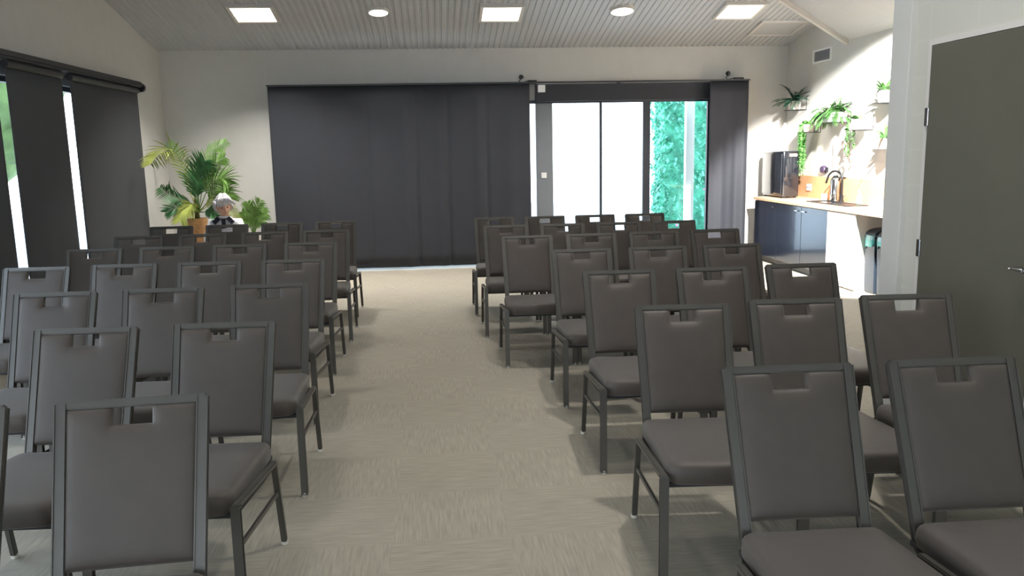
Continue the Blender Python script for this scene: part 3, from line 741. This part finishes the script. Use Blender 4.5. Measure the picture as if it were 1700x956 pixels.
def shelfplant(px, py, r, h, kind, label, sq=None, trail=None):
    X = XR-.13; q = atx(px, py, X)     # py: pot bottom
    t = thing('wall_plant', label, 'potted plant', (X, q.y, q.z), group='plants on the kitchen wall')
    bm = bmesh.new(); w = (sq or r)+.02
    for a_, b_ in (((-.09, -w, -.006), (-.09, w, -.006)), ((.125, -w, -.006), (.125, w, -.006)), ((-.09, -w, -.006), (.125, -w, -.006)), ((-.09, w, -.006), (.125, w, -.006)), ((0, -w, -.006), (0, w, -.006)), ((.125, -w, -.006), (.125, -w, h+.06)), ((.125, w, -.006), (.125, w, h+.06)), ((.125, -w, h+.12), (.125, w, h+.06))):
        tube(bm, [a_, b_], .004, 6)
    obj('wire_shelf', bm, M['wire'], t)
    obj('pot', pot(bmesh.new(), r, h, bool(sq), sq), M['white'] if sq else M['pot'], t, True)
    bm = bmesh.new(); rn = random.Random(px)
    if kind == 'spiky':
        for i in range(26):
            a_ = rn.uniform(0, 2*PI); e = rn.uniform(.2, 1.3); d = Vector((math.cos(a_)*math.cos(e), math.sin(a_)*math.cos(e), math.sin(e)))
            if d.x > .3: d.x *= .3
            frond(bm, (d.x*.02, d.y*.03, h-.01), d, rn.uniform(.25, .40), 14, .06, .024, 1.1, 0, stem=.003, seg=8)
        m = M['fernd']
    elif kind == 'boston':
        for i in range(90):
            a_ = rn.uniform(0, 2*PI); e = rn.uniform(.2, 1.4); d = Vector((math.cos(a_)*math.cos(e), math.sin(a_)*math.cos(e), math.sin(e)))
            if d.x > .2: d.x *= .2
            frond(bm, (d.x*.02, rn.uniform(-1, 1)*(sq or r)*.7, h-.02), d, rn.uniform(.2, .34), 13, .05, .02, 2.3, 0, stem=.003, seg=8)
        m = M['fern']
    elif kind == 'trail':
        for i in range(26 if trail > .5 else 7):
            a_ = rn.uniform(PI*.5, PI*1.6); yy = rn.uniform(.0, 1)*r; L_ = rn.uniform(.3, 1)*trail
            x_ = -abs(math.cos(a_))*r*.9-.01; pts = [(0, yy*.5, h), (x_*.6, yy*.9, h+.04), (x_, yy+.02, h), (x_-.01, yy+.04, h-.1)]
            n_ = int(L_/.03)
            for k in range(n_): pts.append((x_+rn.uniform(-.012, .012), yy+.04+rn.uniform(-.015, .015), h-.1-(k+1)*.03))
            tube(bm, pts, .0025, 4)
            for p in pts[1:]:
                for z_ in range(3):
                    leafblade(bm, p, (rn.uniform(-1, .6), rn.uniform(-1, 1), rn.uniform(-.6, .4)), rn.uniform(.03, .05), .022, .4, 2)
        for i in range(26): 
            leafblade(bm, (rn.uniform(-.04, .04), rn.uniform(-.04, .04), h-.01), (rn.uniform(-1, .6), rn.uniform(-1, 1), rn.uniform(.5, 1.6)), rn.uniform(.06, .13), .03, .8, 3)
        m = M['trail'] if px < 1400 else M['fern']
    else:
        for i in range(46):
            a_ = rn.uniform(0, 2*PI); e = rn.uniform(.3, 1.45); d = Vector((math.cos(a_)*math.cos(e), math.sin(a_)*math.cos(e), math.sin(e)))
            if d.x > .4: d.x *= .4
            leafblade(bm, (d.x*.03, d.y*.03, h-.015), d, rn.uniform(.14, .25), .035, .9, 4)
        m = M['fern']
    obj('foliage', bm, m, t)
shelfplant(1318, 182, .1, .115, 'spiky', 'dark spiky fern in a white pot, beside the back wall corner')
shelfplant(1381, 203, .09, .12, 'boston', 'bushy green fern in a long white trough above the tap', sq=.22)
shelfplant(1342, 219, .075, .1, 'trail', 'pale green trailing plant hanging down beside the black appliance', trail=.62)
shelfplant(1425, 215, .09, .12, 'trail', 'small trailing plant in a pale pot, right of the long trough', trail=.34)
shelfplant(1469, 170, .09, .13, 'tuft', 'green tuft in a pale pot, highest one beside the column')
shelfplant(1468, 247, .085, .12, 'tuft', 'green tuft in a pale pot, lowest one beside the column')
# unseen ceiling spot added to brighten the kitchen wall
SPX, SPY = 3.95, 6.9
t = thing('added_spot', 'added unseen ceiling spot aimed at the kitchen wall', 'added_spot', (SPX, SPY, zp(SPX)-.35))
obj('drop_rod', tube(bmesh.new(), [(0, 0, .06), (0, 0, .35)], .01, 8), M['white'], t)
tgt = Vector((XR, 9.4, 1.05)) - Vector((SPX, SPY, zp(SPX)-.35)); dq = tgt.to_track_quat('-Z', 'Y')
bm = lathe(bmesh.new(), [(.05, -.06), (.055, -.06), (.055, .08), (.02, .1), (0, .1)], seg=20)
o = obj('lamp_head', bm, M['white'], t, True); o.rotation_mode = 'QUATERNION'; o.rotation_quaternion = dq
ld = bpy.data.lights.new('spot', 'SPOT'); ld.energy = 5200; ld.spot_size = math.radians(60); ld.spot_blend = .3; ld.shadow_soft_size = .05; ld.color = (1, .97, .93)
lo = bpy.data.objects.new('lamp_glow', ld); C.objects.link(lo); lo.parent = t; lo.rotation_mode = 'QUATERNION'; lo.rotation_quaternion = dq; lo.location = dq @ Vector((0, 0, -.07))

# ------------------------------------------------------------------ palms in the left corner
PY_ = 11.1
def ap_(x, y, Y=PY_): return aty(x, y, Y)
base = ap_(331, 400); bx_, = (base.x,)
t = thing('potted_palm', 'big arching palm in a tall woven planter, left corner', 'palm', (bx_, PY_, 0))
ph = ap_(331, 362).z
obj('planter', lathe(bmesh.new(), [(0, 0), (.1, 0), (.105, .02), (.125, ph), (.11, ph), (.108, ph-.03), (0, ph-.03)], seg=26), M['basket'], t, True)
obj('soil', lathe(bmesh.new(), [(.108, ph-.028), (0, ph-.02)], seg=20), M['soil'], t)
obj('stem', tube(bmesh.new(), [(0, 0, ph-.03), (.0, 0, ph+.12), (-.01, 0, ph+.3)], [.035, .03, .015], 8), M['stem'], t, 'all')
loc = Vector((bx_, PY_, 0))
def pf(path, nleaf, ll, m, lw=.014, r=.008):
    """frond along a pixel-independent path given as world points"""
    bm = bmesh.new(); P = [Vector(p)-loc for p in path]
    # Catmull-Rom
    pts = []; Q = [P[0]*2-P[1]]+P+[P[-1]*2-P[-2]]
    for i in range(1, len(Q)-2):
        for k in range(8):
            u = k/8; p0, p1, p2, p3 = Q[i-1:i+3]
            pts.append(.5*((2*p1)+(-p0+p2)*u+(2*p0-5*p1+4*p2-p3)*u*u+(-p0+3*p1-3*p2+p3)*u**3))
    pts.append(P[-1]); n = len(pts)-1
    tube(bm, pts, [r*(1-.85*k/n) for k in range(n+1)], 6)
    for i in range(nleaf):
        tt = .3+.7*i/(nleaf-1); f = tt*n; k = min(int(f), n-1); pos = pts[k].lerp(pts[k+1], f-k); dd = (pts[k+1]-pts[k]).normalized()
        s = dd.cross(Vector((0, -1, .25))).normalized()
        l = ll*(math.sin(PI*min(1, .1+.85*(i/(nleaf-1)))))**.5
        for sg in (-1, 1):
            leafblade(bm, pos, s*sg*.8+dd*.9+Vector((0, random.uniform(-.35, .35), .1)), l*random.uniform(.85, 1.1), lw, .5, 4, 0, up=Vector((0, 1, 0)))
    obj('frond', bm, m, t)
def W3(x, y, Y): q = aty(x, y, Y); return (q.x, q.y, q.z)
cr_ = lambda: W3(330, 352, PY_)
pf([cr_(), W3(318, 325, 11.05), W3(303, 275, 10.95), W3(283, 248, 10.6), W3(262, 258, 10.3), W3(250, 272, 10.1)], 26, .27, M['palmy'])
pf([cr_(), W3(326, 330, 11.1), W3(313, 300, 11.1), W3(298, 262, 11.1), W3(282, 238, 11.15)], 22, .17, M['palm'])
pf([cr_(), W3(318, 338, 11.0), W3(298, 330, 10.9), W3(280, 322, 10.7), W3(266, 312, 10.5)], 22, .2, M['palmd'])
pf([cr_(), W3(310, 350, 11.0), W3(292, 346, 10.9), W3(276, 352, 10.85)], 16, .18, M['palmd'])
pf([cr_(), W3(330, 320, 11.1), W3(334, 282, 11.1), W3(350, 252, 11.15), W3(375, 236, 11.2)], 26, .17, M['palm'])
pf([cr_(), W3(334, 325, 11.0), W3(342, 292, 10.95), W3(357, 272, 10.9), W3(372, 262, 10.9)], 24, .2, M['palm'])
pf([cr_(), W3(328, 320, 11.0), W3(332, 290, 10.9), W3(340, 268, 10.85)], 24, .3, M['palmd'], .017)
pf([cr_(), W3(325, 325, 11.05), W3(326, 300, 11.0), W3(336, 280, 10.95)], 22, .28, M['palmd'], .017)
pf([cr_(), W3(340, 325, 10.95), W3(352, 303, 10.85), W3(368, 296, 10.8), W3(378, 304, 10.75)], 24, .28, M['palm'], .017)
pf([cr_(), W3(345, 335, 10.9), W3(358, 318, 10.8), W3(374, 318, 10.75), W3(384, 330, 10.7)], 24, .26, M['palm'], .017)
pf([cr_(), W3(340, 345, 10.9), W3(355, 335, 10.85), W3(375, 345, 10.8), W3(392, 366, 10.75)], 22, .2, M['palmy'])
pf([cr_(), W3(318, 348, 10.95), W3(308, 352, 10.9), W3(300, 366, 10.85)], 18, .22, M['palmy'], .017)
pf([cr_(), W3(322, 345, 10.85), W3(318, 340, 10.75), W3(310, 355, 10.65)], 18, .2, M['palmy'], .017)
pf([cr_(), W3(342, 352, 10.9), W3(352, 352, 10.8), W3(360, 368, 10.75)], 18, .2, M['palmd'], .017)
PY2 = 10.95; b2 = aty(421, 385, PY2)
t = thing('potted_palm', 'small upright palm in a pale planter beside the black curtain', 'palm', (b2.x, PY2, 0)); loc = Vector((b2.x, PY2, 0))
ph = .62
obj('planter', lathe(bmesh.new(), [(0, 0), (.11, 0), (.12, .02), (.14, ph), (.125, ph), (.12, ph-.03), (0, ph-.03)], seg=26), M['pot'], t, True)
obj('soil', lathe(bmesh.new(), [(.12, ph-.028), (0, ph-.02)], seg=20), M['soil'], t)
rt = lambda: (b2.x, PY2, ph-.02)
for tip, ll in (((411, 336), .13), ((432, 333), .14), ((438, 345), .14), ((442, 356), .14), ((440, 368), .13), ((402, 352), .12), ((400, 364), .12), ((420, 345), .15), ((426, 352), .15), ((412, 358), .15)):
    tp = aty(tip[0], tip[1], PY2-random.uniform(-.1, .12)); md = (Vector(rt())*.45+tp*.55)+Vector((0, 0, .05)); md.x = b2.x+(tp.x-b2.x)*.4
    pf([rt(), tuple(md), tuple(tp)], 16, ll, M['palm'] if random.random() < .6 else M['fern'], .011, .006)

# ------------------------------------------------------------------ seated person
hc = aty(371, 341, 10.05)          # head centre
px_, py_ = hc.x, 10.05
st_ = thing('stool', 'low dark stool under the seated person behind the chairs', 'stool', (px_, py_+.1, 0))
obj('seat', lathe(bmesh.new(), [(0, .35), (.17, .35), (.18, .37), (.17, .39), (0, .39)], seg=28), M['black'], st_, True)
for k in range(4):
    a_ = PI/4+k*PI/2; obj('leg', tube(bmesh.new(), [(.12*math.cos(a_),   .12*math.sin(a_), .35), (.17*math.cos(a_), .17*math.sin(a_), 0)], .013, 8), M['chrome'], st_, True)
per = thing('person', 'seated person with silver hair and white shirt, looking down by the palm', 'person', (px_, py_, 0))
def skin_obj(name, verts, edges, m, parent, lvl=2, root=0):
    me = bpy.data.meshes.new(name); me.from_pydata([v[:3] for v in verts], edges, []); me.materials.append(m)
    o = bpy.data.objects.new(name, me); C.objects.link(o); o.parent = parent
    md = o.modifiers.new('skin', 'SKIN')
    for i, v in enumerate(verts):
        sv = me.skin_vertices[0].data[i]; sv.radius = (v[3], v[4] if len(v) > 4 else v[3]); sv.use_root = (i == root)
    sd = o.modifiers.new('sub', 'SUBSURF'); sd.levels = lvl; sd.render_levels = lvl
    md.use_smooth_shade = True
    return o
# local: -y faces the viewer. pelvis sits on the stool
HZ = hc.z-.03
V_ = [(0, .08, .52, .14, .11), (0, .07, .68, .13, .1), (0, .05, .82, .145, .1), (0, .03, .90, .07, .06), (0, .01, .955, .05, .05), (.0, -.005, HZ-.02, .055, .06),
 (.15, .04, .85, .055), (.20, -.04, .66, .045), (.12, -.24, .60, .034), (.09, -.29, .60, .03),
 (-.15, .04, .85, .055), (-.20, -.04, .66, .045), (-.12, -.24, .60, .034), (-.09, -.29, .60, .03),
 (.09, .02, .50, .085), (.10, -.36, .47, .06), (.10, -.34, .1, .04), (.10, -.44, .04, .035, .035),
 (-.09, .02, .50, .085), (-.10, -.36, .47, .06), (-.10, -.34, .1, .04), (-.10, -.44, .04, .035, .035)]
E_ = [(0, 1), (1, 2), (2, 3), (3, 4), (4, 5), (2, 6), (6, 7), (7, 8), (8, 9), (2, 10), (10, 11), (11, 12), (12, 13), (0, 14), (14, 15), (15, 16), (16, 17), (0, 18), (18, 19), (19, 20), (20, 21)]
fing = []
for s, wv in ((1, 9), (-1, 13)):
    for k in range(5):
        bx0 = s*(.09+(-.022+.011*k)); L_ = (.045, .07, .078, .072, .055)[k]
        if k == 0:
            chain = [(s*.062, -.31, .598, .009), (s*.05, -.335, .585, .008)]
        else:
            chain = [(bx0, -.335, .598, .0095), (bx0, -.335-L_*.55, .59, .0085), (bx0, -.335-L_*.85, .57, .008)]
        prev = wv
        for c in chain:
            V_.append(c); E_.append((prev, len(V_)-1)); prev = len(V_)-1
skin_obj('body', V_, E_, M['skin'], per)
# clothing: a shirt over torso and arms, trousers over the legs
SV = [(0, .08, .50, .155, .13), (0, .07, .68, .15, .12), (0, .05, .82, .165, .12), (0, .035, .885, .085, .075), (.155, .04, .85, .07), (.205, -.04, .66, .058), (.125, -.22, .605, .045), (-.155, .04, .85, .07), (-.205, -.04, .66, .058), (-.125, -.22, .605, .045)]
skin_obj('shirt', SV, [(0, 1), (1, 2), (2, 3), (2, 4), (4, 5), (5, 6), (2, 7), (7, 8), (8, 9)], M['shirt'], per)
TV = [(0, .08, .50, .15, .12), (.09, .02, .50, .1), (.10, -.365, .47, .075), (.10, -.34, .12, .055), (-.09, .02, .50, .1), (-.10, -.365, .47, .075), (-.10, -.34, .12, .055)]
skin_obj('trousers', TV, [(0, 1), (1, 2), (2, 3), (0, 4), (4, 5), (5, 6)], M['navycloth'], per)
for s in (-1, 1):
    bm = bmesh.new(); bmesh.ops.create_uvsphere(bm, u_segments=16, v_segments=10, radius=1)
    for v in bm.verts: v.co = Vector((s*.10+v.co.x*.045, -.40+v.co.y*.13, max(0, .045+v.co.z*.05)))
    obj('shoe', bm, M['black'], per, 'all')
# head
hd = bmesh.new(); bmesh.ops.create_uvsphere(hd, u_segments=36, v_segments=26, radius=1)
for v in hd.verts:
    x, y, z = v.co; n_ = v.co.copy()
    f = 1-.22*max(0, -z)**1.5
    X_ = x*.078*f; Y_ = y*.098*(1-.08*max(0, -z)); Z_ = z*.118
    if y < 0:
        Y_ -= .022*math.exp(-((x/.16)**2+((z+.12)/.2)**2))*1.1    # nose
        Y_ += .008*math.exp(-(((abs(x)-.38)/.2)**2+((z-.06)/.12)**2))    # sockets
        Y_ -= .008*math.exp(-((x/.3)**2+((z+.48)/.1)**2))       # lips
        Y_ -= .010*math.exp(-((x/.35)**2+((z+.82)/.16)**2))    # chin
        Y_ -= .005*math.exp(-((z-.28)/.1)**2)*(1-abs(x))        # brow
    v.co = Vector((X_, Y_, Z_))
HR = Matrix.Translation((0, -.01, HZ+.0)) @ Matrix.Rotation(math.radians(24), 4, 'Z') @ Matrix.Rotation(math.radians(14), 4, 'X') @ Matrix.Rotation(math.radians(-4), 4, 'Y')
def hp(bm): bm.transform(HR @ Matrix.Translation((0, 0, .02))); return bm
head = obj('head', hp(hd), M['skin'], per, 'all')
for s in (-1, 1):
    e = bmesh.new(); bmesh.ops.create_uvsphere(e, u_segments=12, v_segments=8, radius=.011)
    e.transform(Matrix.Translation((s*.031, -.083, .008)) @ Matrix.Diagonal((1.2, .8, .55, 1))); obj('eye', hp(e), M['eye'], head, 'all')
    e = bmesh.new(); tube(e, [(s*.014, -.097, .03), (s*.032, -.097, .037), (s*.05, -.086, .031)], [.003, .004, .002], 6); obj('eyebrow', hp(e), M['hair'], head)
    e = bmesh.new(); bmesh.ops.create_uvsphere(e, u_segments=12, v_segments=10, radius=1)
    e.transform(Matrix.Translation((s*.078, .008, -.005)) @ Matrix.Rotation(s*.35, 4, 'Z') @ Matrix.Diagonal((.009, .019, .031, 1))); obj('ear', hp(e), M['skin'], head, 'all')
e = bmesh.new(); tube(e, [(-.022, -.088, -.056), (-.008, -.098, -.055), (.008, -.098, -.055), (.022, -.088, -.056)], [.002, .0045, .0045, .002], 6); obj('mouth', hp(e), M['lip'], head, 'all')
# hair: a swept cap of locks
hr = bmesh.new(); bmesh.ops.create_uvsphere(hr, u_segments=48, v_segments=30, radius=1)
dl = []
for v in hr.verts:
    x, y, z = v.co
    if y < -.25 and z < .30+.22*x: dl.append(v); continue
    if z < -.62 or (abs(x) > .75 and z < -.35 and y < .25): dl.append(v); continue
    a_ = math.atan2(y, x); l = noise.noise(Vector((x*5, y*5, z*2.2)))*.13+.06*math.sin(a_*11+z*5)
    k = 1.2+l+.14*max(0, z)*(1 if y < .2 else .6)
    v.co = Vector((x*.083*k, y*.101*k+.004, z*.116*k))
bmesh.ops.delete(hr, geom=dl, context='VERTS')
for i in range(46):
    a_ = random.uniform(PI*1.05, PI*1.95); r_ = random.uniform(.2, .9); sx = math.cos(a_)
    p0 = Vector((sx*.06*r_, -.05+random.uniform(-.02, .02), .125)); p1 = Vector((sx*.085, -.105, .085+random.uniform(-.01, .02))); p2 = p1+Vector((sx*.02+.022, -.006, -random.uniform(.03, .06)))
    tube(hr, [p0, (p0+p1)/2+Vector((0, -.02, .022)), p1, p2], [.006, .012, .011, .002], 6)
for i in range(34):
    s = random.choice((-1, 1)); y_ = random.uniform(-.05, .09); z_ = random.uniform(.02, .08)
    p0 = Vector((s*.088, y_, z_)); tube(hr, [p0, p0+Vector((s*.014, -.008, -.04)), p0+Vector((s*.002, -.018, -random.uniform(.07, .11)))], [.01, .011, .002], 6)
obj('hair', hp(hr), M['hair'], per, 'all')
# collar and dark tie
bm = bmesh.new(); tube(bm, [(.075*math.cos(a_), .02+.07*math.sin(a_), .915-.012*math.sin(a_)) for a_ in [2*PI*k/18 for k in range(19)]], .014, 8); obj('collar', bm, M['shirt'], per, 'all')
bm = bmesh.new(); bar(bm, (.0, -.062, .905), (.012, -.098, .80), .045, .01, up=Vector((0, -1, 0))); obj('tie', bm, M['navycloth'], per)
for s in (-1, 1): obj('lapel', bar(bmesh.new(), (s*.05, -.052, .92), (s*.115, -.07, .86), .05, .012, up=Vector((0, -1, .3))), M['navycloth'], per)

# ------------------------------------------------------------------ outside
o = struct('floor_outside', B(-14, 14, YB+.15, 26, -.12, -.02), M['patio'], 'bright patio paving beyond the glass'); o.name = 'patio'; o['kind'] = 'structure'
g2 = struct('ground', B(-16, XL-.2, -9, YB+.1, -.12, -.02), M['patio'], 'pale paving outside the left windows')
g3 = struct('ground_front', B(XL-.2, 10, -12, YF-.2, -.12, -.02), M['patio'], 'pale paving before the front windows')
def hedge(name, x0, x1, y0, y1, z1, label, n, dens=True):
    t = thing(name, label, 'hedge', ((x0+x1)/2, (y0+y1)/2, -.02)); cx, cy = (x0+x1)/2, (y0+y1)/2
    bm = bmesh.new(); box(bm, x0-cx+.06, x1-cx-.06, y0-cy+.06, y1-cy-.06, 0, z1)
    obj('core', bm, M['hedgelite'], t)
    bm = bmesh.new()
    for i in range(n):
        f = random.random()
        p = Vector((random.uniform(x0, x1)-cx, y0-cy+random.uniform(-.02, .08), random.uniform(0, z1))) if f < .7 else Vector((x0-cx+random.uniform(-.02, .08), random.uniform(y0, y1)-cy, random.uniform(0, z1)))
        leafblade(bm, p, (random.uniform(-1, 1), random.uniform(-1, .1), random.uniform(-.8, 1)), random.uniform(.06, .14), .05, .5, 2)
    obj('leaves', bm, M['hedge'], t)
    bm = bmesh.new()
    for i in range(26):
        c = Vector((random.uniform(x0, x1)-cx, y0-cy-.05, random.uniform(.3, z1)))
        bmesh.ops.create_icosphere(bm, subdivisions=1, radius=random.uniform(.015, .035), matrix=Matrix.Translation(c))
    obj('flowers', bm, M['flower'], t)
hx0 = aty(1101, 200, 14).x
hedge('hedge', hx0, 7.5, 14, 14.8, 3.2, 'tall green flowering hedge beyond the patio doors', 5200)
pz = aty(1144, 250, 12.5).x
o = obj('patio_post', B(-.065, .065, -.05, .05, 0, 3.2, bev=.004), M['white'], loc=(pz, 12.5, -.02)); tag(o, 'white patio post standing outside in front of the hedge', 'post')
for i, (x, y, r, h) in enumerate(((-6.5, 7.6, 1.0, 2.3), (-6.8, 11.0, 1.1, 2.6), (-7.2, 14.2, 1.2, 2.8))):
    bm = bmesh.new()
    for k in range(9):
        bmesh.ops.create_icosphere(bm, subdivisions=3, radius=r*random.uniform(.45, .7), matrix=Matrix.Translation((random.uniform(-.5, .5)*r, random.uniform(-.5, .5)*r, h-r*.3+random.uniform(-.5, .6)*r)))
    for v in bm.verts: v.co += v.normal*noise.noise(v.co*4)*.15
    t = thing('garden_tree', ['garden tree glimpsed through the first slit between blinds', 'garden tree glimpsed through the second slit between blinds', 'garden tree outside beyond the palm corner'][i], 'tree', (x, y, -.02))
    obj('crown', bm, M['tree'], t, 'all'); obj('trunk', tube(bmesh.new(), [(0, 0, 0), (.03, 0, h*.7)], [.12, .08], 10), M['stem'], t, 'all')

# ------------------------------------------------------------------ light
w = bpy.data.worlds.new('sky'); bpy.context.scene.world = w; w.use_nodes = True
nt = w.node_tree; bg = nt.nodes['Background']
tc = nt.nodes.new('ShaderNodeTexCoord'); sx = nt.nodes.new('ShaderNodeSeparateXYZ'); nt.links.new(tc.outputs['Generated'], sx.inputs[0])
rp = nt.nodes.new('ShaderNodeValToRGB'); rp.color_ramp.elements[0].position = 0; rp.color_ramp.elements[0].color = (.95, .97, 1, 1)
rp.color_ramp.elements[1].position = .6; rp.color_ramp.elements[1].color = (.62, .78, 1, 1)
nt.links.new(sx.outputs[2], rp.inputs[0]); nt.links.new(rp.outputs[0], bg.inputs[0]); bg.inputs[1].default_value = 6
sc = bpy.context.scene
sc.view_settings.view_transform = 'Standard'; sc.view_settings.look = 'None'; sc.view_settings.gamma = 1; sc.view_settings.use_curve_mapping = False
sc.view_settings.exposure = 0.0
sc.cycles.use_denoising = True
sc.cycles.max_bounces = 10; sc.cycles.diffuse_bounces = 6; sc.cycles.transparent_max_bounces = 12
sc.cycles.sample_clamp_indirect = 8
sc.cycles.caustics_reflective = False; sc.cycles.caustics_refractive = False
